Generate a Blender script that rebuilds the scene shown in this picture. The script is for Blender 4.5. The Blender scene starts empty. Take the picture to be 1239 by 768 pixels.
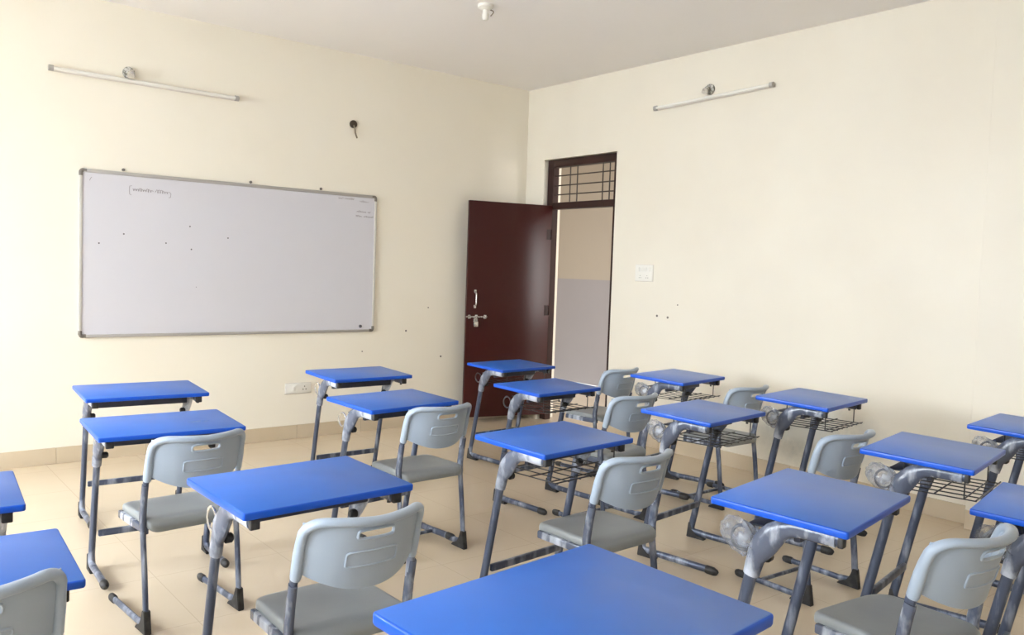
import bpy, bmesh, math, random
from mathutils import Vector, Matrix, noise
random.seed(4)
S = bpy.context.scene
COL = S.collection
PI = math.pi

# ------------------------------------------------------------------ materials
def mat(name, col, rough=.5, metal=0.0, spec=.5, coat=0.0):
    m = bpy.data.materials.new(name); m.use_nodes = True
    b = m.node_tree.nodes['Principled BSDF']
    b.inputs['Base Color'].default_value = (*col, 1)
    b.inputs['Roughness'].default_value = rough
    b.inputs['Metallic'].default_value = metal
    b.inputs['Specular IOR Level'].default_value = spec
    b.inputs['Coat Weight'].default_value = coat
    return m
def nodes(m):
    nt = m.node_tree
    return nt, nt.nodes['Principled BSDF'], (lambda t: nt.nodes.new(t)), (lambda a, b: nt.links.new(a, b))
def srgb(r, g, b):
    f = lambda c: (c/255/12.92) if c <= 10 else ((c/255+.055)/1.055)**2.4
    return (f(r), f(g), f(b))
def noisy(m, c1, c2, scale=3, detail=3, lo=.35, hi=.65, stretch=None, coord='Object', bump=0, bscale=None, rough=None):
    """mixes two albedos by a noise pattern"""
    nt, b, N, L = nodes(m)
    tc = N('ShaderNodeTexCoord'); mp = N('ShaderNodeMapping')
    L(tc.outputs[coord], mp.inputs[0])
    if stretch: mp.inputs['Scale'].default_value = stretch
    nz = N('ShaderNodeTexNoise'); nz.inputs['Scale'].default_value = scale; nz.inputs['Detail'].default_value = detail
    L(mp.outputs[0], nz.inputs['Vector'])
    cr = N('ShaderNodeValToRGB'); L(nz.outputs['Fac'], cr.inputs[0])
    e = cr.color_ramp.elements
    e[0].position = lo; e[0].color = (*c1, 1); e[1].position = hi; e[1].color = (*c2, 1)
    L(cr.outputs[0], b.inputs['Base Color'])
    if rough:
        mr = N('ShaderNodeMapRange'); L(nz.outputs['Fac'], mr.inputs[0])
        mr.inputs[1].default_value = lo; mr.inputs[2].default_value = hi
        mr.inputs[3].default_value = rough[0]; mr.inputs[4].default_value = rough[1]
        L(mr.outputs[0], b.inputs['Roughness'])
    if bump:
        n2 = N('ShaderNodeTexNoise'); n2.inputs['Scale'].default_value = bscale or scale*4; n2.inputs['Detail'].default_value = 4
        L(mp.outputs[0], n2.inputs['Vector'])
        bp = N('ShaderNodeBump'); bp.inputs['Strength'].default_value = bump; bp.inputs['Distance'].default_value = .004
        L(n2.outputs['Fac'], bp.inputs['Height']); L(bp.outputs[0], b.inputs['Normal'])
    return m

M = {}
# painted plaster: same cream paint, door wall copy darkened to offset strong window light
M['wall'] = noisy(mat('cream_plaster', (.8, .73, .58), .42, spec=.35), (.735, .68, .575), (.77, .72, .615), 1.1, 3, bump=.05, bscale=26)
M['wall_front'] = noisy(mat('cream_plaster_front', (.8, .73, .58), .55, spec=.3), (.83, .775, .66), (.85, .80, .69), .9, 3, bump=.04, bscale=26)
M['ceiling'] = noisy(mat('white_ceiling_paint', (.72, .68, .64), .8), (.86, .83, .80), (.88, .85, .82), .8, 2)
# damp marks low on the door wall
def damp(m):
    nt, b, N, L = nodes(m)
    src = b.inputs['Base Color'].links[0].from_socket
    tc = N('ShaderNodeTexCoord'); sp = N('ShaderNodeSeparateXYZ'); L(tc.outputs['Object'], sp.inputs[0])
    def band(sock, c, w):
        s = N('ShaderNodeMath'); s.operation = 'SUBTRACT'; L(sock, s.inputs[0]); s.inputs[1].default_value = c
        a = N('ShaderNodeMath'); a.operation = 'ABSOLUTE'; L(s.outputs[0], a.inputs[0])
        r = N('ShaderNodeMapRange'); L(a.outputs[0], r.inputs[0]); r.inputs[1].default_value = 0; r.inputs[2].default_value = w
        r.inputs[3].default_value = 1; r.inputs[4].default_value = 0
        return r.outputs[0]
    m1 = N('ShaderNodeMath'); m1.operation = 'MULTIPLY'
    L(band(sp.outputs[1], -3.35, .75), m1.inputs[0]); L(band(sp.outputs[2], .36, .34), m1.inputs[1])
    nz = N('ShaderNodeTexNoise'); nz.inputs['Scale'].default_value = 5; nz.inputs['Detail'].default_value = 8; nz.inputs['Roughness'].default_value = .7
    L(tc.outputs['Object'], nz.inputs['Vector'])
    m2 = N('ShaderNodeMath'); m2.operation = 'MULTIPLY'; L(m1.outputs[0], m2.inputs[0]); L(nz.outputs['Fac'], m2.inputs[1])
    r = N('ShaderNodeMapRange'); L(m2.outputs[0], r.inputs[0]); r.inputs[1].default_value = .07; r.inputs[2].default_value = .30
    r.inputs[3].default_value = 0; r.inputs[4].default_value = .8
    mx = N('ShaderNodeMix'); mx.data_type = 'RGBA'; L(r.outputs[0], mx.inputs[0]); L(src, mx.inputs[6])
    mx.inputs[7].default_value = (.42, .42, .38, 1); L(mx.outputs[2], b.inputs['Base Color'])
damp(M['wall'])

# glossy beige floor tiles with faint joints
def floor_mat():
    m = mat('polished_beige_tile', (.55, .44, .31), .25, spec=.5)
    nt, b, N, L = nodes(m)
    tc = N('ShaderNodeTexCoord'); mp = N('ShaderNodeMapping'); mp.inputs['Location'].default_value = (.13, .21, .37); L(tc.outputs['Object'], mp.inputs[0])
    br = N('ShaderNodeTexBrick'); L(mp.outputs[0], br.inputs['Vector'])
    br.offset = 0; br.inputs['Scale'].default_value = 1
    br.inputs['Brick Width'].default_value = .6; br.inputs['Row Height'].default_value = .6
    br.inputs['Mortar Size'].default_value = .0022; br.inputs['Mortar Smooth'].default_value = .1
    nz = N('ShaderNodeTexNoise'); nz.inputs['Scale'].default_value = 1.4; nz.inputs['Detail'].default_value = 5
    L(mp.outputs[0], nz.inputs['Vector'])
    cr = N('ShaderNodeValToRGB'); L(nz.outputs['Fac'], cr.inputs[0])
    cr.color_ramp.elements[0].position = .3; cr.color_ramp.elements[0].color = (.60, .49, .355, 1)
    cr.color_ramp.elements[1].position = .7; cr.color_ramp.elements[1].color = (.64, .53, .395, 1)
    L(cr.outputs[0], br.inputs['Color1']); L(cr.outputs[0], br.inputs['Color2'])
    br.inputs['Mortar'].default_value = (.53, .43, .31, 1)
    L(br.outputs['Color'], b.inputs['Base Color'])
    return m
M['floor'] = floor_mat()
M['skirt'] = noisy(mat('skirting_tile', (.5, .42, .3), .35), (.56, .46, .325), (.60, .50, .365), 2, 4)
M['grout'] = mat('skirting_joint', (.36, .29, .2), .8)
M['blue'] = noisy(mat('blue_laminate', (.035, .13, .6), .34, spec=.5), (.018, .14, .60), (.022, .155, .64), 6, 2)
M['blue_edge'] = mat('blue_plastic_edging', (.006, .085, .55), .3, spec=.4)
M['steel'] = noisy(mat('dusty_slate_steel', (.09, .1, .13), .35, metal=.25), (.06, .075, .12), (.36, .39, .47), 18, 6, .48, .72, stretch=(1, 1, .28), bump=.2, rough=(.3, .6))
M['wrap_steel'] = noisy(mat('film_wrapped_steel', (.4, .42, .47), .25), (.11, .125, .17), (.50, .53, .60), 17, 6, .42, .68, stretch=(1, .7, .5), bump=.9, bscale=45, rough=(.18, .35))
M['wrap_dark'] = noisy(mat('streaky_film_over_steel', (.1, .11, .15), .28), (.085, .10, .145), (.46, .49, .56), 19, 6, .50, .72, stretch=(1, .8, .35), bump=.7, bscale=45, rough=(.2, .4))
M['dark'] = noisy(mat('dark_steel_tray', (.03, .035, .055), .4, metal=.2), (.022, .028, .05), (.045, .05, .075), 8, 3)
M['rubber'] = noisy(mat('black_rubber', (.02, .02, .02), .55), (.014, .013, .014), (.05, .047, .045), 22, 4, .45, .75)
M['wire'] = mat('dark_wire', (.05, .05, .055), .35, metal=.5)
def film():
    m = mat('clear_wrinkled_film', (.27, .29, .34), .2, spec=.6)
    nt, b, N, L = nodes(m)
    tc = N('ShaderNodeTexCoord')
    nz = N('ShaderNodeTexNoise'); nz.inputs['Scale'].default_value = 26; nz.inputs['Detail'].default_value = 5
    L(tc.outputs['Object'], nz.inputs['Vector'])
    mr = N('ShaderNodeMapRange'); L(nz.outputs['Fac'], mr.inputs[0]); mr.inputs[1].default_value = .38; mr.inputs[2].default_value = .68
    mr.inputs[3].default_value = .22; mr.inputs[4].default_value = .74; L(mr.outputs[0], b.inputs['Alpha'])
    bp = N('ShaderNodeBump'); bp.inputs['Strength'].default_value = .7; bp.inputs['Distance'].default_value = .006
    L(nz.outputs['Fac'], bp.inputs['Height']); L(bp.outputs[0], b.inputs['Normal'])
    return m
M['film'] = film()
M['seat'] = noisy(mat('grey_seat_plastic', (.25, .26, .26), .38, spec=.45), (.225, .24, .245), (.25, .265, .27), 5, 3, bump=.08, bscale=160)
M['back'] = noisy(mat('grey_backrest_plastic', (.36, .385, .40), .34, spec=.45), (.335, .40, .49), (.36, .425, .515), 5, 3, bump=.05, bscale=160)
M['board'] = mat('whiteboard_enamel', (.62, .61, .655), .22, spec=.4)
M['alu'] = mat('aluminium_trim', (.42, .40, .38), .4, metal=.35)
M['alu_light'] = mat('pale_aluminium_trim', (.62, .60, .56), .4, metal=.2)
M['corner'] = mat('grey_plastic_corner', (.16, .14, .12), .5)
M['ink'] = mat('faded_marker_ink', (.30, .28, .30), .6)
M['ink_dark'] = mat('dark_mark', (.10, .09, .10), .6)
M['door'] = mat('maroon_door_enamel', (.042, .007, .006), .30, spec=.32)
M['frame'] = noisy(mat('dark_brown_frame_paint', (.03, .014, .012), .42, spec=.2), (.028, .013, .011), (.04, .018, .015), 6, 3)
M['chrome'] = mat('steel_hardware', (.65, .63, .60), .25, metal=.8)
M['grille'] = mat('dark_iron_grille', (.04, .028, .022), .5)
M['white_plastic'] = mat('white_plastic', (.78, .76, .70), .4)
M['offwhite'] = mat('off_white_batten', (.66, .61, .55), .4)
M['old_metal'] = noisy(mat('tarnished_metal', (.3, .28, .24), .4), (.16, .15, .12), (.62, .60, .56), 60, 3, .4, .6)
M['hole'] = mat('dark_hole', (.06, .045, .03), .8)
M['cable'] = mat('dusty_cable', (.22, .18, .13), .7)
M['corr_low'] = noisy(mat('mauve_dado_paint', (.33, .28, .26), .5), (.28, .245, .235), (.30, .262, .25), 1, 2)
M['corr_up'] = mat('tan_corridor_paint', (.37, .30, .225), .6)
M['glass'] = mat('window_glass', (1, 1, 1), .02)
M['glass'].node_tree.nodes['Principled BSDF'].inputs['Transmission Weight'].default_value = 1
M['glass'].node_tree.nodes['Principled BSDF'].inputs['Alpha'].default_value = .25
M['win_frame'] = mat('white_window_frame', (.7, .7, .68), .4)
M['smudge'] = noisy(mat('dust_smudge', (.12, .2, .55), .5), (.03, .16, .60), (.16, .24, .52), 40, 5, .35, .65)
M['ground'] = mat('pale_ground', (.5, .47, .43), .9)

# ------------------------------------------------------------------ mesh helpers
def obj(name, bm, m, parent=None, smooth=True, mats=None, angle=38):
    bmesh.ops.recalc_face_normals(bm, faces=bm.faces)
    me = bpy.data.meshes.new(name); bm.to_mesh(me); bm.free()
    for x in (mats or [m]): me.materials.append(x)
    if smooth:
        for p in me.polygons: p.use_smooth = True
        try: me.set_sharp_from_angle(angle=math.radians(angle))
        except Exception: pass
    o = bpy.data.objects.new(name, me); COL.objects.link(o)
    if parent: o.parent = parent
    return o
def tag(o, label, cat, group=None, kind=None):
    o['label'] = label; o['category'] = cat
    if group: o['group'] = group
    if kind: o['kind'] = kind
    return o
def empty(name, loc=(0, 0, 0), rz=0):
    o = bpy.data.objects.new(name, None); o.empty_display_size = .1
    COL.objects.link(o); o.location = loc; o.rotation_euler = (0, 0, rz); return o
def structure(name, bm, m, parent=None, smooth=False, mats=None):
    o = obj(name, bm, m, parent, smooth, mats)
    if not parent: o['kind'] = 'structure'
    return o
def box(bm, x0, x1, y0, y1, z0, z1, bev=0, mi=0):
    r = bmesh.ops.create_cube(bm, size=1)
    vs = r['verts']
    for v in vs:
        v.co = Vector(((x0+x1)/2+v.co.x*(x1-x0), (y0+y1)/2+v.co.y*(y1-y0), (z0+z1)/2+v.co.z*(z1-z0)))
    fs = list({f for v in vs for f in v.link_faces})
    for f in fs: f.material_index = mi
    if bev:
        es = list({e for v in vs for e in v.link_edges})
        bmesh.ops.bevel(bm, geom=es, offset=bev, segments=2, affect='EDGES', profile=.5)
    return bm
def fillet(pts, rad, n=7):
    """round the inner corners of a polyline"""
    pts = [Vector(p) for p in pts]; out = [pts[0]]
    for i in range(1, len(pts)-1):
        r = rad[i] if isinstance(rad, (list, tuple)) else rad
        a, b, c = pts[i-1], pts[i], pts[i+1]
        d1 = (a-b); d2 = (c-b); r1 = min(r, d1.length*.48, d2.length*.48)
        if r1 < 1e-4: out.append(b); continue
        p, q = b+d1.normalized()*r1, b+d2.normalized()*r1
        for k in range(n+1):
            t = k/n; out.append(p*(1-t)**2+b*2*t*(1-t)+q*t*t)
    out.append(pts[-1]); return out
def tube(bm, pts, a, b=None, ref=(1, 0, 0), n=12, caps=True, closed=False, mi=0):
    """sweep an oval (a along ref, b across) along pts; a and b may be lists"""
    pts = [Vector(p) for p in pts]; b = a if b is None else b; ref = Vector(ref); rings = []
    P = len(pts)
    for i, p in enumerate(pts):
        if closed: t = pts[(i+1) % P]-pts[i-1]
        else: t = pts[min(i+1, P-1)]-pts[max(i-1, 0)]
        t.normalize()
        n1 = ref-t*ref.dot(t)
        if n1.length < 1e-3: n1 = Vector((0, 0, 1))-t*t.z
        if n1.length < 1e-3: n1 = Vector((0, 1, 0))-t*t.y
        n1.normalize(); n2 = t.cross(n1)
        ai = a[i] if isinstance(a, (list, tuple)) else a; bi = b[i] if isinstance(b, (list, tuple)) else b
        rings.append([bm.verts.new(p+n1*ai*math.cos(2*PI*k/n)+n2*bi*math.sin(2*PI*k/n)) for k in range(n)])
    for i in range(P if closed else P-1):
        r0, r1 = rings[i], rings[(i+1) % P]
        for k in range(n):
            f = bm.faces.new((r0[k], r0[(k+1) % n], r1[(k+1) % n], r1[k])); f.material_index = mi
    if caps and not closed:
        for r in (rings[0], rings[-1]):
            try: bm.faces.new(r).material_index = mi
            except ValueError: pass
    return bm
def prism(bm, poly, x0, x1, bev=.003):
    """extrude a (y,z) polygon between x0 and x1"""
    A = [bm.verts.new((x0, y, z)) for y, z in poly]; B = [bm.verts.new((x1, y, z)) for y, z in poly]
    fs = [bm.faces.new(A), bm.faces.new(B)]
    for i in range(len(poly)):
        j = (i+1) % len(poly); fs.append(bm.faces.new((A[i], A[j], B[j], B[i])))
    if bev:
        es = list({e for f in fs for e in f.edges})
        bmesh.ops.bevel(bm, geom=es, offset=bev, segments=2, affect='EDGES')
    return bm
def outline(w0, w1, y0, y1, r, n=8, power=None):
    """rounded trapezoid: half width w0 at y0, w1 at y1"""
    c = [Vector((-w0, y0)), Vector((w0, y0)), Vector((w1, y1)), Vector((-w1, y1))]
    out = []
    for i in range(4):
        a, b, d = c[i-1], c[i], c[(i+1) % 4]; rr = r[i] if isinstance(r, (list, tuple)) else r
        p, q = b+(a-b).normalized()*rr, b+(d-b).normalized()*rr
        for k in range(n+1):
            t = k/n; out.append(p*(1-t)**2+b*2*t*(1-t)+q*t*t)
    return out
def loft(bm, rings, top=True, bottom=True, mis=None):
    R = [[bm.verts.new(v) for v in r] for r in rings]; n = len(R[0])
    for i in range(len(R)-1):
        for k in range(n):
            f = bm.faces.new((R[i][k], R[i][(k+1) % n], R[i+1][(k+1) % n], R[i+1][k]))
            if mis: f.material_index = mis[i]
    if top: bm.faces.new(R[0]).material_index = mis[0] if mis else 0
    if bottom: bm.faces.new(R[-1]).material_index = mis[-1] if mis else 0
    return bm
def disc(bm, c, r, normal, depth, n=16, r2=None):
    """a short cylinder from c along normal"""
    c = Vector(c); nn = Vector(normal)
    return tube(bm, [c, c+nn*depth], r, r if r2 is None else r, n=n, ref=(0, 0, 1) if abs(nn.z) < .5 else (1, 0, 0))
def copy_tree(o, parent=None):
    c = o.copy(); COL.objects.link(c); c.parent = parent
    for ch in list(o.children): copy_tree(ch, c)
    return c

# ------------------------------------------------------------------ the room
XL, YB, H = -7.3, -9.2, 3.30     # left wall, back wall, ceiling; front wall y=0, door wall x=0
T = .23
# front wall
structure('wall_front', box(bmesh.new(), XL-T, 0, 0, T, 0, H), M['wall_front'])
# door wall with opening
DY0, DY1, DZ = -1.262, -.272, 2.585
bm = bmesh.new()
box(bm, 0, T, DY1, T, 0, H); box(bm, 0, T, YB-T, DY0, 0, H); box(bm, 0, T, DY0, DY1, DZ, H)
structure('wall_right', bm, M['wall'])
bm = bmesh.new(); box(bm, -.10, -.0005, YB, -4.44, 0, H-.0005, .004)
structure('trim_1', bm, M['wall'])['label'] = 'shallow plaster pier on the door wall'
# left wall with three windows
WZ0, WZ1 = .85, 2.55
WL = [(-2.6, -.8), (-5.4, -3.3), (-8.2, -6.1)]
bm = bmesh.new(); y = YB-T
for a, b in sorted(WL):
    box(bm, XL-T, XL, y, a, 0, H); box(bm, XL-T, XL, a, b, 0, WZ0); box(bm, XL-T, XL, a, b, WZ1, H); y = b
box(bm, XL-T, XL, y, 0, 0, H)
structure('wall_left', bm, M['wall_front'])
# back wall with two windows
WB = []
bm = bmesh.new(); x = XL
for a, b in WB:
    box(bm, x, a, YB-T, YB, 0, H); box(bm, a, b, YB-T, YB, 0, WZ0); box(bm, a, b, YB-T, YB, WZ1, H); x = b
box(bm, x, 0, YB-T, YB, 0, H)
structure('wall_back', bm, M['wall_front'])
structure('floor', box(bmesh.new(), XL-T, 4.2, YB-T, 1.2, -.1, 0), M['floor'])
structure('ceiling', box(bmesh.new(), XL-T, T, YB-T, T, H, H+.15), M['ceiling'])
structure('ground', box(bmesh.new(), -60, 60, -60, 60, -1.2, -1.0), M['ground'])
# windows: frame and panes
wn = 1
def window(axis, c0, c1):
    global wn
    w = empty('window_%d' % wn); w['kind'] = 'structure'; wn += 1
    f = bmesh.new(); g = bmesh.new(); t = .05
    def B(bm_, a, b, z0, z1, d0, d1):
        if axis == 'x': box(bm_, XL-T*.6+d0, XL-T*.6+d1, a, b, z0, z1)
        else: box(bm_, a, b, YB-T*.6+d0, YB-T*.6+d1, z0, z1)
    B(f, c0, c0+t, WZ0, WZ1, 0, .05); B(f, c1-t, c1, WZ0, WZ1, 0, .05)
    B(f, c0+t, c1-t, WZ0, WZ0+t, 0, .05); B(f, c0+t, c1-t, WZ1-t, WZ1, 0, .05)
    m_ = (c0+c1)/2; B(f, m_-t/2, m_+t/2, WZ0+t, WZ1-t, 0, .05)
    obj('window_frame', f, M['win_frame'], w, False)
    B(g, c0+t, m_-t/2, WZ0+t, WZ1-t, .02, .026); B(g, m_+t/2, c1-t, WZ0+t, WZ1-t, .02, .026)
    obj('window_pane', g, M['glass'], w, False)
for a, b in WL: window('x', a, b)
for a, b in WB: window('y', a, b)
# skirting
def skirting(name, runs):
    bm = bmesh.new()
    for ax, a, b, off in runs:
        n = max(1, round(abs(b-a)/.6)); st = (b-a)/n
        for i in range(n):
            p, q = a+i*st+.0015, a+(i+1)*st-.0015
            if ax == 'x': box(bm, p, q, off-.012, off-.0005, 0, .115, .0015)
            else: box(bm, off-.012, off-.0005, p, q, 0, .115, .0015)
        if ax == 'x': box(bm, a, b, off-.009, off-.0004, 0, .112, 0, 1)
        else: box(bm, off-.009, off-.0004, a, b, 0, .112, 0, 1)
    return structure(name, bm, None, mats=[M['skirt'], M['grout']])
skirting('baseboard_front', [('x', XL, -.013, 0)])
skirting('baseboard_right', [('y', -4.44, DY0-.002, 0), ('y', YB, -4.441, -.10), ('y', DY1+.002, -.013, 0)])
# door frame, transom rails
FX0, FX1 = .05, .125
bm = bmesh.new()
box(bm, FX0, FX1, DY1-.085, DY1-.001, .002, DZ-.001, .004); box(bm, FX0, FX1, DY0+.001, DY0+.075, .002, DZ-.001, .004)
box(bm, FX0, FX1, DY0+.075, DY1-.085, DZ-.075, DZ-.001, .004); box(bm, FX0, FX1, DY0+.075, DY1-.085, 2.10, 2.165, .004)
fr = structure('door_1', bm, M['frame'])
bm = bmesh.new()
for y in (-.56, -.66, -1.005, -1.095): tube(bm, [(.09, y, 2.16), (.09, y, DZ-.07)], .006, n=8)
for z in (2.245, 2.335, 2.43): tube(bm, [(.09, DY0+.07, z), (.09, DY1-.08, z)], .006, n=8)
gr = obj('window_grille', bm, M['grille'], fr)
# corridor beyond
bm = bmesh.new(); box(bm, 2.35, 2.5, -4.5, 3, 0, 1.40); box(bm, 2.35, 2.5, -4.5, 3, 1.40, 3.3, 0, 1)
structure('wall_corridor', bm, None, mats=[M['corr_low'], M['corr_up']])
structure('ceiling_corridor', box(bmesh.new(), T, 2.5, -4.5, 3, 3.3, 3.4), M['corr_up'])
bm = bmesh.new(); box(bm, T, 2.6, 2.9, 3.0, 0, 3.3)
structure('wall_corridor_end', bm, M['corr_up'])

# open door leaf, hinged on the left jamb, standing almost against the front wall
hx, hy = .045, -.352
leaf = empty('door_2', (hx, hy, 0), math.atan2(-.125-hy, -.80-hx)); leaf['kind'] = 'structure'
LL = math.hypot(.845, -.125-hy)
bm = bmesh.new(); box(bm, 0, LL, -.019, .019, .06, 2.135, .003)
obj('door_panel', bm, M['door'], leaf)
fside = 1       # local +y of the leaf faces the room
bm = bmesh.new()
hxl = LL-.085
tube(bm, fillet([(hxl, .018, 1.13), (hxl, .052, 1.145), (hxl, .052, 1.255), (hxl, .018, 1.27)], .02), .0075, n=10)
for z in (1.128, 1.272): box(bm, hxl-.012, hxl+.012, .019, .023, z-.016, z+.016, .002)
obj('door_handle', bm, M['chrome'], leaf)
bm = bmesh.new()
tube(bm, [(LL-.21, .028, 1.03), (LL+.005, .028, 1.03)], .006, n=10)
for q in (.03, .10, .19): box(bm, LL-q-.011, LL-q+.011, .019, .036, 1.012, 1.048, .002)
box(bm, LL-.105, LL-.075, .019, .031, .955, 1.02, .003)
bo = obj('door_bolt', bm, M['old_metal'], leaf)
bm = bmesh.new(); box(bm, LL-.115, LL-.070, .031, .05, .935, .985, .005)
tube(bm, fillet([(LL-.106, .04, .98), (LL-.106, .04, 1.015), (LL-.079, .04, 1.015), (LL-.079, .04, .98)], .012), .004, n=8)
obj('padlock', bm, M['chrome'], bo)
bm = bmesh.new()
for z in (.35, 1.1, 1.85): tube(bm, [(.002, .022, z-.05), (.002, .022, z+.05)], .007, n=8); box(bm, .004, .05, .019, .021, z-.05, z+.05)
obj('hinge', bm, M['frame'], leaf)

# ------------------------------------------------------------------ things on the walls
# whiteboard
wb = empty('whiteboard', (-2.928, 0, .895)); tag(wb, 'large white marker board in aluminium frame on the front wall', 'whiteboard')
bw, bh = 2.40, 1.207
bm = bmesh.new(); box(bm, -bw/2+.012, bw/2-.012, -.014, -.004, .012, bh-.012)
surf = obj('board_surface', bm, M['board'], wb, False)
for a_, b_ in ((bh-.026, bh), (0, .022)): obj('frame_rail', box(bmesh.new(), -bw/2+.03, bw/2-.03, -.022, -.001, a_, b_, .004), M['alu'], wb)
for a_, b_ in ((-bw/2, -bw/2+.022), (bw/2-.022, bw/2)):
    obj('frame_stile', box(bmesh.new(), a_, b_, -.021, -.001, .03, bh-.03, .004), M['alu_light'], wb)['label'] = 'pale side strip of the board frame'
for sx in (-1, 1):
    for z, s in ((0, 1), (bh, -1)):
        bm = bmesh.new()
        pts = fillet([(sx*(bw/2-.05), -.012, z+s*.012), (sx*(bw/2-.012), -.012, z+s*.012), (sx*(bw/2-.012), -.012, z+s*.05)], .03)
        tube(bm, pts, .0135, .0135, ref=(0, 1, 0), n=12); obj('frame_corner', bm, M['corner'], wb)
for x in (-3.832, -2.877, -2.265):
    bm = bmesh.new(); tube(bm, [(x+2.928, -.001, bh+.016), (x+2.928, -.012, bh+.016), (x+2.928, -.017, bh+.016)], [.011, .011, .006], n=12, ref=(0, 0, 1)); obj('mounting_screw', bm, M['corner'], wb)
random.seed(9)
def scribble(x0, x1, z0, z1, hgt, n, seed):
    """faint looping handwriting between two points on the board"""
    rnd = random.Random(seed); bm = bmesh.new(); pts = []; N = n*9
    amp = 1
    for i in range(N+1):
        t = i/N; ph = t*n*2*PI
        if i % 9 == 0: amp = rnd.choice((.45, .5, .55, 1.0))
        gap = math.sin(t*PI*2.6+seed) > .93
        px = x0+(x1-x0)*t+.35*(x1-x0)/n*math.sin(ph); pz = z0+(z1-z0)*t+hgt*.5*amp*(math.cos(ph)*.5+.3)
        if gap:
            if len(pts) > 2: tube(bm, pts, .0011, .0022, ref=(0, 1, 0), n=4)
            pts = []
        else: pts.append((px+2.928, -.0146, pz-.895))
    if len(pts) > 2: tube(bm, pts, .0011, .0022, ref=(0, 1, 0), n=4)
    return bm
def stroke(bm, P, r=.0022):
    tube(bm, [(x+2.928, -.0146, z-.895) for x, z in P], .0011, r, ref=(0, 1, 0), n=4)
b1 = scribble(-3.77, -3.515, 1.975, 1.972, .05, 15, 3)
stroke(b1, [(-3.775, 2.008), (-3.79, 2.004), (-3.793, 1.98), (-3.79, 1.945), (-3.778, 1.94)])
stroke(b1, [(-3.51, 1.985), (-3.497, 1.972), (-3.50, 1.945), (-3.512, 1.94)])
obj('handwriting', b1, M['ink'], surf)
obj('handwriting', scribble(-2.105, -1.955, 2.050, 2.050, .030, 11, 5), M['ink'], surf)
for a in (scribble(-1.90, -1.81, 2.036, 2.036, .036, 6, 7), scribble(-1.93, -1.79, 1.948, 1.945, .034, 10, 8), scribble(-1.935, -1.76, 1.908, 1.906, .028, 14, 11)):
    obj('handwriting', a, M['ink'], surf)
b1 = bmesh.new(); stroke(b1, [(-4.06, 2.02), (-4.05, 2.04), (-4.045, 2.045)]); obj('handwriting', b1, M['ink'], surf)
for x, z in ((-3.995, 1.577), (-3.828, 1.652), (-3.529, 1.599), (-3.353, 1.735), (-3.057, 1.661), (-3.34, 1.56), (-3.30, 1.27)):
    s = .006 if z > 1.5 else .003
    obj('ink_spot', disc(bmesh.new(), (x+2.928, -.0138, z-.895), s, (0, -1, 0), .0012, 8), M['ink_dark'], surf)
bm = bmesh.new(); tube(bm, [(-1.866+2.928, -.014, .05), (-1.866+2.928, -.024, .05), (-1.866+2.928, -.027, .05)], [.014, .014, .009], n=14, ref=(0, 0, 1)); obj('magnet_button', bm, M['ink_dark'], wb)

# tube light battens
def batten(name, a, b, label, axis):
    a, b = Vector(a), Vector(b); o = empty(name, a); d = b-a; L_ = d.length; u = d.normalized()
    nrm = Vector((0, -1, 0)) if axis == 'A' else Vector((-1, 0, 0))
    def P(t, off, up=0): return u*t+nrm*off+Vector((0, 0, up))
    bm = bmesh.new(); tube(bm, [P(.0, .013), P(L_, .013)], .019, .012, ref=(0, 0, 1), n=8); obj('batten_body', bm, M['offwhite'], o)
    bm = bmesh.new(); tube(bm, [P(.03, .034), P(L_-.03, .034)], .013, n=14); obj('tube', bm, M['white_plastic'], o)
    for t in (.0, L_-.03):
        bm = bmesh.new(); tube(bm, [P(t, .03), P(t+.03, .03)], .021, .019, ref=(0, 0, 1), n=12); obj('end_cap', bm, M['alu'], o)
    tag(o, label, 'tube light'); return o
batten('mounted_tube_light', (-4.325, 0, 2.765), (-2.995, 0, 2.757), 'long slim white tube light above the whiteboard', 'A')
batten('mounted_tube_light', (0, -1.71, 2.902), (0, -2.875, 2.932), 'slim white tube light high on the door wall', 'B')
def bulb_holder(loc, nrm, label):
    o = empty('bulb_holder', loc); n_ = Vector(nrm)
    bm = bmesh.new(); tube(bm, [n_*.0005, n_*.018, n_*.024], [.042, .042, .034], n=20, ref=(0, 0, 1)); obj('base_plate', bm, M['old_metal'], o)
    bm = bmesh.new(); tube(bm, fillet([n_*.02, n_*.055, n_*.075+Vector((0, 0, -.03))], .02), .021, n=14, ref=(0, 0, 1)); obj('socket', bm, M['old_metal'], o)
    bm = bmesh.new(); tube(bm, [n_*.066+Vector((0, 0, -.016)), n_*.078+Vector((0, 0, -.036))], .026, n=14, ref=(0, 0, 1)); obj('socket_ring', bm, M['chrome'], o)
    tag(o, label, 'lamp holder'); return o
bulb_holder((-3.803, 0, 2.822), (0, -1, 0), 'small tarnished bulb holder above the tube light over the whiteboard')
bulb_holder((0, -2.275, 2.985), (-1, 0, 0), 'small metal bulb holder above the tube light on the door wall')
# cable outlet
o = empty('cable_outlet', (-1.974, 0, 2.70)); tag(o, 'dark round cable hole with a short wire tail on the front wall', 'cable outlet')
bm = bmesh.new(); tube(bm, [(0, -.0005, 0), (0, -.014, 0), (0, -.017, 0)], [.034, .034, .022], n=20, ref=(0, 0, 1)); obj('outlet_cap', bm, M['hole'], o)
bm = bmesh.new(); tube(bm, fillet([(0, -.012, -.01), (.004, -.03, -.045), (.010, -.025, -.075), (.036, -.012, -.115)], .02), .0075, n=8); obj('wire_tail', bm, M['cable'], o)
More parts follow.
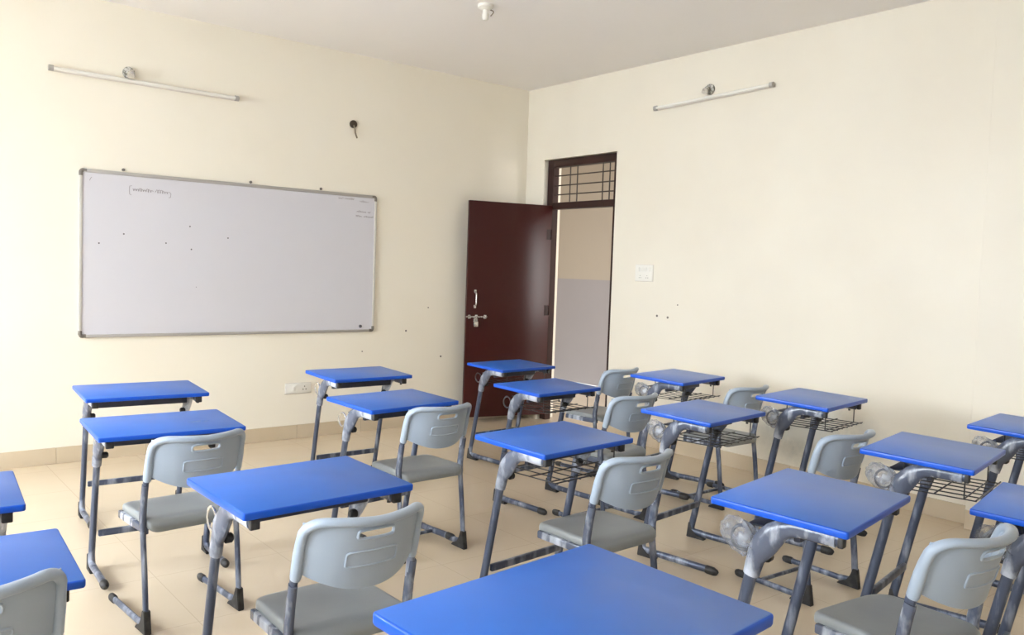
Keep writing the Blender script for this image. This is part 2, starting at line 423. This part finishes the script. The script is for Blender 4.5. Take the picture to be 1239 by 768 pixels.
# switch plates
def plate(loc, w, h, axis, label, kind):
    o = empty(kind, loc)
    rz = 0 if axis == 'A' else -PI/2
    o.rotation_euler = (0, 0, rz)
    bm = bmesh.new(); box(bm, -w/2, w/2, -.012, -.0005, -h/2, h/2, .004); obj('face_plate', bm, M['white_plastic'], o)
    bm = bmesh.new(); box(bm, -w/2-.004, w/2+.004, -.006, -.0004, -h/2-.004, h/2+.004, .002); obj('back_box', bm, M['offwhite'], o)
    tag(o, label, 'switch' if kind == 'light_switch' else 'socket'); return o
sw = plate((0, -1.652, 1.50), .20, .14, 'B', 'white switch plate on the wall right of the doorway', 'light_switch')
for i, x in enumerate((-.06, -.02, .02, .06)):
    bm = bmesh.new(); box(bm, x-.015, x+.015, -.019, -.011, .012, .05, .003); obj('rocker', bm, M['white_plastic'], sw)
for x in (-.04, .04):
    bm = bmesh.new()
    for dx, dz in ((0, .012), (-.01, -.006), (.01, -.006)): disc(bm, (x+dx, -.0115, -.035+dz), .0035, (0, -1, 0), .001, 8)
    obj('socket_hole', bm, M['corner'], sw)
sk = plate((-2.435, 0, .427), .23, .085, 'A', 'white power socket low on the front wall left of the desk', 'power_socket')
bm = bmesh.new(); box(bm, -.055, -.025, -.018, -.011, -.022, .022, .003); obj('rocker', bm, M['white_plastic'], sk)
bm = bmesh.new()
for dx, dz in ((.055, .014), (.042, -.010), (.068, -.010)): disc(bm, (dx, -.0115, dz), .0055, (0, -1, 0), .0012, 10)
obj('socket_hole', bm, M['corner'], sk)
# screw plugs left in the plaster
def plug(name, loc, axis, label, r=.009):
    bm = bmesh.new(); n_ = (0, -1, 0) if axis == 'A' else (-1, 0, 0)
    tube(bm, [Vector((0, 0, 0))+Vector(n_)*.0004, Vector(n_)*.004, Vector(n_)*.005], [r, r, r*.5], n=10, ref=(0, 0, 1))
    o = obj(name, bm, M['corner']); o.location = loc; tag(o, label, 'screw', 'stray screws in the plaster'); return o
plug('mounting_screw', (-1.383, 0, .895), 'A', 'tiny dark screw in front wall just right of the whiteboard corner')
plug('mounting_screw', (-.988, 0, .643), 'A', 'tiny dark screw in front wall, lowest one beside the door leaf')
plug('mounting_screw', (-1.145, 0, 1.109), 'A', 'tiny dark screw in front wall, highest one beside the door leaf', .006)
plug('mounting_screw', (-1.832, 0, .719), 'A', 'tiny dark screw in front wall below the right whiteboard corner', .006)
plug('mounting_screw', (0, -1.816, 1.138), 'B', 'tiny dark screw in door wall, left of the pair below the switch', .010)
plug('mounting_screw', (0, -1.935, 1.131), 'B', 'tiny dark screw in door wall, right of the pair below the switch', .010)
plug('mounting_screw', (0, -2.036, 1.242), 'B', 'tiny pale screw in door wall above the pair below the switch', .006)
# ceiling lamp holder
o = empty('ceiling_lamp_holder', (-1.98, -1.88, H)); tag(o, 'white lamp holder hanging from the ceiling', 'lamp holder')
bm = bmesh.new(); tube(bm, [(0, 0, -.0005), (0, 0, -.02), (0, 0, -.034)], [.055, .055, .03], n=24); obj('ceiling_rose', bm, M['white_plastic'], o)
bm = bmesh.new(); tube(bm, [(0, 0, -.03), (0, 0, -.06), (0, 0, -.062), (0, 0, -.09), (0, 0, -.105)], [.018, .018, .024, .024, .017], n=16); obj('socket', bm, M['white_plastic'], o)
bm = bmesh.new(); tube(bm, fillet([(.02, 0, -.025), (.055, -.03, -.04), (.03, -.02, -.075)], .02), .004, n=6); obj('wire', bm, M['cable'], o)

# ------------------------------------------------------------------ school desk
DW, DD, DH, TILT = .573, .417, .775, .0369
def make_desk(name, basket, film_side):
    r = empty(name)
    # top board: rings of a rounded rectangle, tilted a little towards the sitter
    bm = bmesh.new()
    hw, hd = DW/2, DD/2
    def ring(ins, z):
        return [Vector((p.x, p.y*math.cos(TILT)-z*math.sin(TILT), DH+p.y*math.sin(TILT)+z)) for p in outline(hw-ins, hw-ins, -hd+ins, hd-ins, max(.006, .011-ins))]
    loft(bm, [ring(.0035, 0), ring(.001, -.0015), ring(0, -.004), ring(0, -.017), ring(.002, -.021), ring(.006, -.022)], mis=[1, 1, 1, 1, 1])
    for f in bm.faces:
        if len(f.verts) > 8 and f.calc_center_median().z > DH-.002: f.material_index = 0
    obj('desktop', bm, None, r, True, mats=[M['blue'], M['blue_edge']])
    under = lambda y: DH-.0225+y*math.sin(TILT)
    for sx in (-1, 1):
        x = sx*.240
        ax = under(-.08)-.0175
        # leg: up from the floor heel, arching into the arm under the top
        path = fillet([(x, .12, .033), (x, .195, .033), (x, .052, under(.05)-.0175), (x, -.172, under(-.172)-.0175)], [0, .085, .115, 0], 9)
        bm = bmesh.new(); tube(bm, path, .0135, .0195, n=14); obj('leg', bm, M['steel'], r)
        # film wrapped upper part of the leg and arm
        k = len(path); up = path[k//2+2:]
        bm = bmesh.new()
        first = Vector(path[k//2-1]).lerp(Vector(path[k//2+2]), .5)
        seg = [Vector((x, .052+(.195-.052)*t, (under(.05)-.0175)*(1-t)+.033*t)) for t in (.24, .19, .13)]
        pp = seg+[Vector(p) for p in path[-11:]]
        pp[-1] = pp[-1]+Vector((0, .012, 0))
        rnd = random.Random(3+sx)
        np_ = len(pp); swell = [math.exp(-((i-6)/3.6)**2) for i in range(np_)]
        pp = [p+Vector((0, -.008*w_, -.016*w_)) for p, w_ in zip(pp, swell)]
        tube(bm, pp, [.0155+rnd.random()*.003+.003*w_ for w_ in swell], [.0215+rnd.random()*.003+.018*w_ for w_ in swell], n=14)
        for v in bm.verts:
            if v.co.z > under(v.co.y)-.0005: v.co.z = under(v.co.y)-.0005
        obj('protective_film', bm, M['wrap_dark'] if film_side else M['wrap_steel'], r)['label'] = 'whitish plastic film wrapped round the arm'
        bm = bmesh.new(); box(bm, x-.015, x+.015, -.185, -.168, under(-.17)-.038, under(-.17)-.001, .004); obj('arm_cap', bm, M['rubber'], r)
        # foot bar with rubber cap and heel
        bm = bmesh.new(); tube(bm, [(x, .13, .032), (x, -.22, .032)], .0135, .018, n=14); fb = obj('foot_bar', bm, M['steel'], r)
        bm = bmesh.new(); tube(bm, [(x, -.195, .031), (x, -.2, .031), (x, -.238, .030), (x, -.254, .027), (x, -.260, .024)], [.015, .0165, .0165, .012, .006], [.019, .021, .021, .016, .010], n=14)
        for v in bm.verts: v.co.z = max(v.co.z, .0005)
        obj('foot_cap', bm, M['rubber'], fb)
        bm = bmesh.new(); prism(bm, [(.10, .0), (.10, .014), (.15, .02), (.182, .045), (.188, .085), (.203, .085), (.213, .0)], x-.0155, x+.0155); obj('heel_pad', bm, M['rubber'], fb)
        # clamp knob under the arm
        bm = bmesh.new(); tube(bm, [(x-sx*.012, .045, .625), (x-sx*.030, .045, .625), (x-sx*.036, .045, .625)], [.016, .016, .010], n=12, ref=(0, 0, 1)); obj('clamp_knob', bm, M['rubber'], r)
    bm = bmesh.new(); box(bm, -.222, .222, .135, .155, .185, .218, .006); obj('crossbar', bm, M['steel'], r)
    # dark pressed steel tray front under the top
    bm = bmesh.new(); box(bm, -.217, .217, -.050, -.028, under(-.04)-.066, under(-.04)-.002, .005)
    box(bm, -.205, .205, -.029, .12, under(.0)-.050, under(.0)-.045, .001); obj('tray', bm, M['dark'], r)
    # bag hook ring on the left side at the back of the arch
    bm = bmesh.new(); cy, cz, rr = .122, .668, .033
    tube(bm, [(-.238, cy+rr*math.cos(a), cz+rr*1.1*math.sin(a)) for a in [i*2*PI/22 for i in range(22)]], .004, .005, n=8, closed=True); obj('bag_ring', bm, M['chrome'] if not basket else M['wire'], r)
    bm = bmesh.new(); tube(bm, fillet([(.245, -.10, under(-.1)-.001), (.245, -.10, under(-.1)-.028), (.252, -.115, under(-.1)-.045)], .01), .004, n=8); disc(bm, (.252, -.117, under(-.1)-.047), .007, (0, 0, -1), .008, 8); obj('side_hook', bm, M['wire'], r)
    if basket:
        # wire book basket
        bz = .637; bm = bmesh.new(); xs = (-.2, .215); ys = (-.205, .10)
        w = .0026
        for i in range(7):
            yy = ys[0]+(ys[1]-ys[0])*i/6
            pass
        for i in range(7):
            xx = xs[0]+(xs[1]-xs[0])*i/6
            tube(bm, [(xx, ys[1], bz), (xx, ys[0], bz)], w, n=6)
        for yy in (ys[0], -.06, ys[1]): tube(bm, [(xs[0]-.012, yy, bz+.005), (xs[1]+.012, yy, bz+.005)], w*1.15, n=6)
        for xx in (-.195, .21):
            for yy in (-.16, .06): tube(bm, [(xx, yy, bz), (xx, yy, under(yy)-.001)], w*1.1, n=6)
        tube(bm, [(-.195, -.16, bz), (.21, -.16, bz)], w*1.1, n=6)
        tube(bm, [(-.2, ys[1], bz+.0), (-.2, ys[1], bz+.04), (.215, ys[1], bz+.04), (.215, ys[1], bz)], w*1.1, n=6)
        obj('wire_basket', bm, M['wire'], r)
    if film_side:
        # crumpled clear bag hanging round the ring
        bm = bmesh.new(); bmesh.ops.create_icosphere(bm, subdivisions=4, radius=1)
        for v in bm.verts:
            p = v.co.copy(); k = 1+.16*noise.noise(p*3+Vector((5, 2, film_side)))+.08*noise.noise(p*9)
            p *= k
            v.co = Vector((-.238+p.x*.022, .128+p.y*.060+(.018*p.z), .675+p.z*(.060 if p.z < 0 else .052)))
            if v.co.z > under(v.co.y)-.004: v.co.z = under(v.co.y)-.004
        obj('crumpled_film', bm, M['film'], r)['label'] = 'clear crumpled plastic film around the bag ring'
    return r
desk_plain = make_desk('school_desk', False, 0)
desk_bask = make_desk('school_desk', True, 0)
desk_film = make_desk('school_desk', True, 1)
used = set()
CAM = Vector((-5.4821, -6.5985, 1.4782))
def desk(kind, x, y, th, z, sw, sd, label, s=1.0):
    # s re-fits the desk along the sight line from the known eye height: larger, lower and farther
    p = CAM+(Vector((x, y, z))-CAM)*s
    proto = {'p': desk_plain, 'b': desk_bask, 'f': desk_film}[kind]
    o = proto if kind not in used else copy_tree(proto)
    used.add(kind)
    o.location = (p.x, p.y, 0); o.rotation_euler = (0, 0, th); o.scale = (sw*s, sd*s, p.z/DH)
    tag(o, label, 'desk', 'blue school desks in rows'); return o
    return o
d0_ = desk('p', -4.251, -2.054, -.057, .803, 1.013, .994, 'blue-topped desk below the left end of the whiteboard, farthest front on the left', 1.09)
d1_ = desk('p', -4.389, -2.902, -.043, .779, 1.015, .984, 'blue-topped desk with a scuffed top, second from the whiteboard on the left', 1.09)
desk('p', -4.332, -4.151, .057, .790, 1.005, .998, 'wide-open blue desk in front of the large pale chair, left of centre')
desk('p', -2.781, -1.684, .015, .772, 1.001, .996, 'blue-topped desk beside the wall socket, right under the whiteboard end')
desk('p', -3.158, -2.752, .103, .774, 1.002, .996, 'blue-topped desk just behind the one by the wall socket')
desk('b', -1.359, -1.534, .079, .748, .995, .995, 'small blue desk standing against the open maroon door')
desk('b', -1.932, -2.611, .077, .754, .997, .994, 'blue desk behind the one at the maroon door, wire basket below')
d10_ = desk('b', -3.059, -3.939, .099, .771, 1.002, .995, 'blue desk in the middle of the room, broad whitish film on its leg')
desk('p', -4.486, -5.584, .098, .894, .985, 1.042, 'nearest blue desk, its large top filling the bottom centre of the photo', 1.06)
desk('f', -.929, -2.842, .16, .795, 1.001, 1.004, 'blue desk next to the door wall, closest to the doorway on its right')
desk('f', -1.904, -3.832, .124, .777, 1.0, .999, 'blue desk with a chair behind its right corner, one row in from door wall')
d14_ = desk('f', -3.077, -5.181, .169, .801, .998, 1.008, 'large near blue desk on the right with an arched film-wrapped leg')
desk('f', -1.122, -3.987, .141, .815, 1.003, 1.007, 'blue desk by the door wall in front of the damp plaster stain')
desk('f', -1.919, -5.034, .175, .798, .989, 1.016, 'blue desk at right with a big wrapped arch and wire basket sticking out')
desk('f', -.827, -5.011, .116, .792, 1.004, 1.0, 'blue desk at the right edge of the photo against the plaster pier')
desk('f', -2.116, -5.542, .181, .703, .973, 1.0, 'blue desk cut by the right edge, just beyond the near right chair', .95)
desk('p', -5.315, -3.567, -.064, .742, 1.0, .987, 'blue desk corner at the left edge of the photo, farther from the camera')
desk('p', -5.304, -4.265, -.038, .726, 1.0, .982, 'blue desk at the left edge of the photo, a chair back before it')

for d, cut in ((d14_, ('wire_basket',)), (d10_, ('bag_ring',))):
    for ch in list(d.children):
        if ch.name.startswith(cut): bpy.data.objects.remove(ch)
bm = bmesh.new(); rnd = random.Random(2); ring = []
for k in range(26):
    a = 2*PI*k/26; q = 1+.35*noise.noise(Vector((math.cos(a)*2, math.sin(a)*2, 3))); xx, yy = .135+.045*q*math.cos(a), -.035+.022*q*math.sin(a)
    ring.append(Vector((xx, yy, DH+yy*math.sin(TILT)+.0004)))
bm.faces.new([bm.verts.new(p) for p in ring]); obj('dust_smudge', bm, M['smudge'], d1_)
for d in (d0_, d1_):        # these two stand on shorter feet
    for ch in d.children:
        if ch.name.startswith('foot_bar'): ch.scale.y = .704; ch.location.y = .063

# ------------------------------------------------------------------ school chair
def make_chair():
    r = empty('school_chair')
    # backrest shell ---------------------------------------------------
    yb = lambda z: -.158-(z-.61)*.26
    bulge = .086
    def surf(u, z, off=0):     # u -1..1 across
        return Vector((u*.186, yb(z)-bulge*(1-abs(u)**2.3)+off, z))
    bm = bmesh.new()
    NU, NV = 48, 26; th = .006
    def zbot(u): return .628-.058*(1-abs(u)**2.2)
    def ztop(u): return .776
    grid = {}
    for i in range(NU+1):
        u = -1+2*i/NU
        for j in range(NV+1):
            v = j/NV; zb, zt = zbot(u), ztop(u)
            z = zb+(zt-zb)*v
            for s, off in ((0, 0), (1, th)):
                grid[i, j, s] = bm.verts.new(surf(u, z, off))
    def hole(i, j):
        u = -1+2*(i+.5)/NU; z = zbot(u)+(ztop(u)-zbot(u))*(j+.5)/NV
        return ((abs(u)/.30)**4+(abs(z-.7385)/.0135)**4) < 1
    faces = [(i, j) for i in range(NU) for j in range(NV) if not hole(i, j)]
    fs = set(faces)
    for i, j in faces:
        for s in (0, 1): bm.faces.new((grid[i, j, s], grid[i+1, j, s], grid[i+1, j+1, s], grid[i, j+1, s]))
        for (di, dj, a, b) in ((0, -1, (i, j), (i+1, j)), (0, 1, (i, j+1), (i+1, j+1)), (-1, 0, (i, j), (i, j+1)), (1, 0, (i+1, j), (i+1, j+1))):
            if (i+di, j+dj) not in fs:
                bm.faces.new((grid[(*a, 0)], grid[(*b, 0)], grid[(*b, 1)], grid[(*a, 1)]))
    bmesh.ops.delete(bm, geom=[v for v in bm.verts if not v.link_faces], context='VERTS')
    # thick rolled rim over both sides and the top
    path = []
    side = [Vector((-.187, yb(z)+.002, z)) for z in (.605, .612, .64, .68, .71)]
    cr = .045
    for p in side: path.append(p)
    for k in range(1, 7):
        a = k/7*PI/2; u = (-.187+cr*(1-math.cos(a)))/.186
        z = .735+.045*math.sin(a); path.append(surf(u, z, -.003))
    for k in range(0, 21):
        u = -.76+1.52*k/20; path.append(surf(u, .781-.004*math.exp(-((u/.3)**2)), -.003))
    right = [Vector((-p.x, p.y, p.z)) for p in path[:len(side)+6]][::-1]
    path += right
    n_ = len(path); rad = []
    for p in path:
        if p.z < .609: rad.append(.0165)
        elif p.z < .69: rad.append(.0190)
        else: rad.append(.0170)
    ra = [(q*1.0 if p.z < .73 else q*.95) for p, q in zip(path, rad)]
    tube(bm, path, rad, [q*.82 for q in ra], ref=(0, 1, 0), n=14)
    # lip around the grip slot, raised rectangle below it (rear face)
    slot = []
    for k in range(40):
        a = 2*PI*k/40; c, s_ = math.cos(a), math.sin(a)
        u = .305*math.copysign(abs(c)**.35, c); z = .7385+.0145*math.copysign(abs(s_)**.6, s_)
        slot.append(surf(u, z, .002))
    tube(bm, slot, .0065, .0050, ref=(0, 1, 0), n=8, closed=True)
    rect = []
    for k in range(48):
        a = 2*PI*k/48; c, s_ = math.cos(a), math.sin(a)
        u = .43*math.copysign(abs(c)**.22, c); z = .664+.0225*math.copysign(abs(s_)**.25, s_)
        rect.append(surf(u, z, -.0005))
    tube(bm, rect, .0042, .0036, ref=(0, 1, 0), n=6, closed=True)
    obj('backrest', bm, M['back'], r, angle=50)
    # seat pan -----------------------------------------------------------
    def zs(x, y):
        dip = -.010*(1-min(1, (x/.19)**2))*(1-min(1, ((y-.0)/.19)**2))
        wf = -.018*max(0, (y-.09)/.11)**2
        back = -.016*max(0, (-y-.125)/.05)**2
        return .452+dip+wf+back
    ol = lambda ins: outline(.186-ins, .178-ins, -.180+ins, .195-ins, [.045, .045, .075, .075], 9)
    bm = bmesh.new(); rings = []
    full = ol(0); cx, cy = 0, .01
    for k in (.02, .2, .4, .6, .75, .86, .93): rings.append([Vector((cx+(p.x-cx)*k, cy+(p.y-cy)*k, zs(cx+(p.x-cx)*k, cy+(p.y-cy)*k))) for p in full])
    for k, dz in ((.972, -.002), (.992, -.007), (1.0, -.016), (.997, -.028), (.985, -.034), (.95, -.035)):
        rings.append([Vector((p.x*k, cy+(p.y-cy)*k, zs(p.x, p.y)+dz)) for p in full])
    loft(bm, rings); obj('seat', bm, M['seat'], r, angle=60)
    for sx in (-1, 1):
        x = sx*.193
        path = fillet([(x*.97, -.166, .665), (x*.985, -.150, .59), (x, -.128, .44), (x, -.158, .23), (x, -.178, .034), (x, -.10, .028)], [0, .04, .08, .08, .05, 0], 6)
        bm = bmesh.new(); tube(bm, path, .0105, .0165, n=14); obj('rear_leg', bm, M['steel'], r)
        bm = bmesh.new(); tube(bm, [(x*1.0, -.155, .59), (x*1.0, -.142, .53), (x, -.131, .455), (x, -.136, .40)], [.012, .0125, .0132, .012], [.018, .019, .0195, .018], n=14); obj('protective_film', bm, M['wrap_dark'], r)['label'] = 'crinkled plastic film on the post'
        bm = bmesh.new(); box(bm, x*.955-.010, x*.955+.010, -.150, .150, .388, .420, .006); obj('side_rail', bm, M['wrap_dark'], r)
        bm = bmesh.new(); tube(bm, [(x, -.14, .027), (x, .20, .027)], .0105, .0145, n=12); fb = obj('foot_bar', bm, M['steel'], r)
        bm = bmesh.new(); tube(bm, [(x, .175, .027), (x, .18, .027), (x, .215, .026), (x, .228, .025), (x, .233, .024)], [.0125, .014, .014, .011, .006], [.0165, .019, .019, .015, .008], n=14)
        for v in bm.verts: v.co.z = max(v.co.z, .0005)
        obj('foot_cap', bm, M['rubber'], fb)
        bm = bmesh.new(); prism(bm, [(-.085, .0), (-.10, .016), (-.14, .028), (-.160, .06), (-.166, .095), (-.188, .095), (-.203, .0)], x-.0135, x+.0135); obj('heel_pad', bm, M['rubber'], fb)
    bm = bmesh.new(); tube(bm, [(-.19, .085, .030), (.19, .085, .030)], .010, n=12); obj('crossbar', bm, M['steel'], r)
    bm = bmesh.new(); box(bm, -.18, .18, .085, .105, .395, .418, .003); box(bm, -.18, .18, -.105, -.085, .395, .418, .003); obj('seat_support', bm, M['dark'], r)
    return r
chair0 = make_chair(); first = [True]
def chair(x, y, th, label):
    o = chair0 if first[0] else copy_tree(chair0); first[0] = False
    o.location = (x, y, 0); o.rotation_euler = (0, 0, th)
    tag(o, label, 'chair', 'grey plastic school chairs'); return o
chair(-4.358, -3.017, .079, 'grey plastic chair at the desk nearest the left end of the whiteboard')
chair(-4.308, -4.316, -.006, 'pale grey chair in the foreground, just left of the nearest desk top')
chair(-3.095, -2.893, .025, 'grey plastic chair left of centre, at the second desk from the wall socket')
chair(-3.049, -4.200, .023, 'pale grey chair just beyond the nearest desk top, in the centre')
chair(-2.947, -5.403, -.1, 'big grey chair in the bottom right corner, back curving towards the viewer')
chair(-.889, -3.183, 0, 'grey chair near the door wall, third back from the doorway')
chair(-1.827, -4.392, -.043, 'grey chair half hidden behind the large near desk on the right')
chair(-.991, -2.131, .102, 'farthest grey chair, right beside the doorway')
chair(-1.884, -3.099, .052, 'grey chair just in front of the farthest chair by the doorway')
chair(-5.285, -4.345, .05, 'grey chair back cut by the bottom left corner of the photo')

# the chair at the left has no bar between its feet
for ch in list(chair0.children):
    if ch.name.startswith('crossbar'): bpy.data.objects.remove(ch)

# ------------------------------------------------------------------ light
w = bpy.data.worlds.new('World'); S.world = w; w.use_nodes = True
nt = w.node_tree; bg = nt.nodes['Background']
bg.inputs[0].default_value = (.86, .93, 1, 1); bg.inputs[1].default_value = 1.6
def area(name, loc, rot, sx, sy, power, col=(1, .98, .95), spread=PI):
    l = bpy.data.lights.new(name, 'AREA'); l.shape = 'RECTANGLE'; l.size = sx; l.size_y = sy
    l.energy = power; l.color = col; l.spread = spread
    o = bpy.data.objects.new(name, l); COL.objects.link(o); o.location = loc; o.rotation_euler = rot; return o
for (a, b), pw in zip(WL, (185, 115, 20)): area('window_daylight', (XL-T-.6, (a+b)/2, (WZ0+WZ1)/2+.35), (0, -PI/2+math.radians(22), 0), 1.9, b-a, pw, (.86, .935, 1))
area('corridor_daylight', (1.3, -4.3, 1.8), (PI/2, 0, 0), 1.8, 2.2, 60, (1, .97, .93))

# ------------------------------------------------------------------ camera
yaw, pit, roll, F = .6818, .0554, .0343, 1012.77
fw = Vector((math.sin(yaw)*math.cos(pit), math.cos(yaw)*math.cos(pit), -math.sin(pit)))
rt = Vector((math.cos(yaw), -math.sin(yaw), 0)); up = rt.cross(fw)
r2 = rt*math.cos(roll)+up*math.sin(roll); u2 = -rt*math.sin(roll)+up*math.cos(roll)
cam = bpy.data.cameras.new('Camera'); co = bpy.data.objects.new('Camera', cam); COL.objects.link(co)
mw = Matrix((( r2.x, u2.x, -fw.x, CAM.x), (r2.y, u2.y, -fw.y, CAM.y), (r2.z, u2.z, -fw.z, CAM.z), (0, 0, 0, 1)))
co.matrix_world = mw
cam.sensor_width = 36; cam.lens = 36*F/1239; cam.clip_start = .05; cam.clip_end = 200
S.camera = co
S.view_settings.view_transform = 'Standard'; S.view_settings.look = 'None'
S.view_settings.gamma = 1; S.view_settings.use_curve_mapping = False
S.view_settings.exposure = 1.2
S.cycles.max_bounces = 12; S.cycles.diffuse_bounces = 6
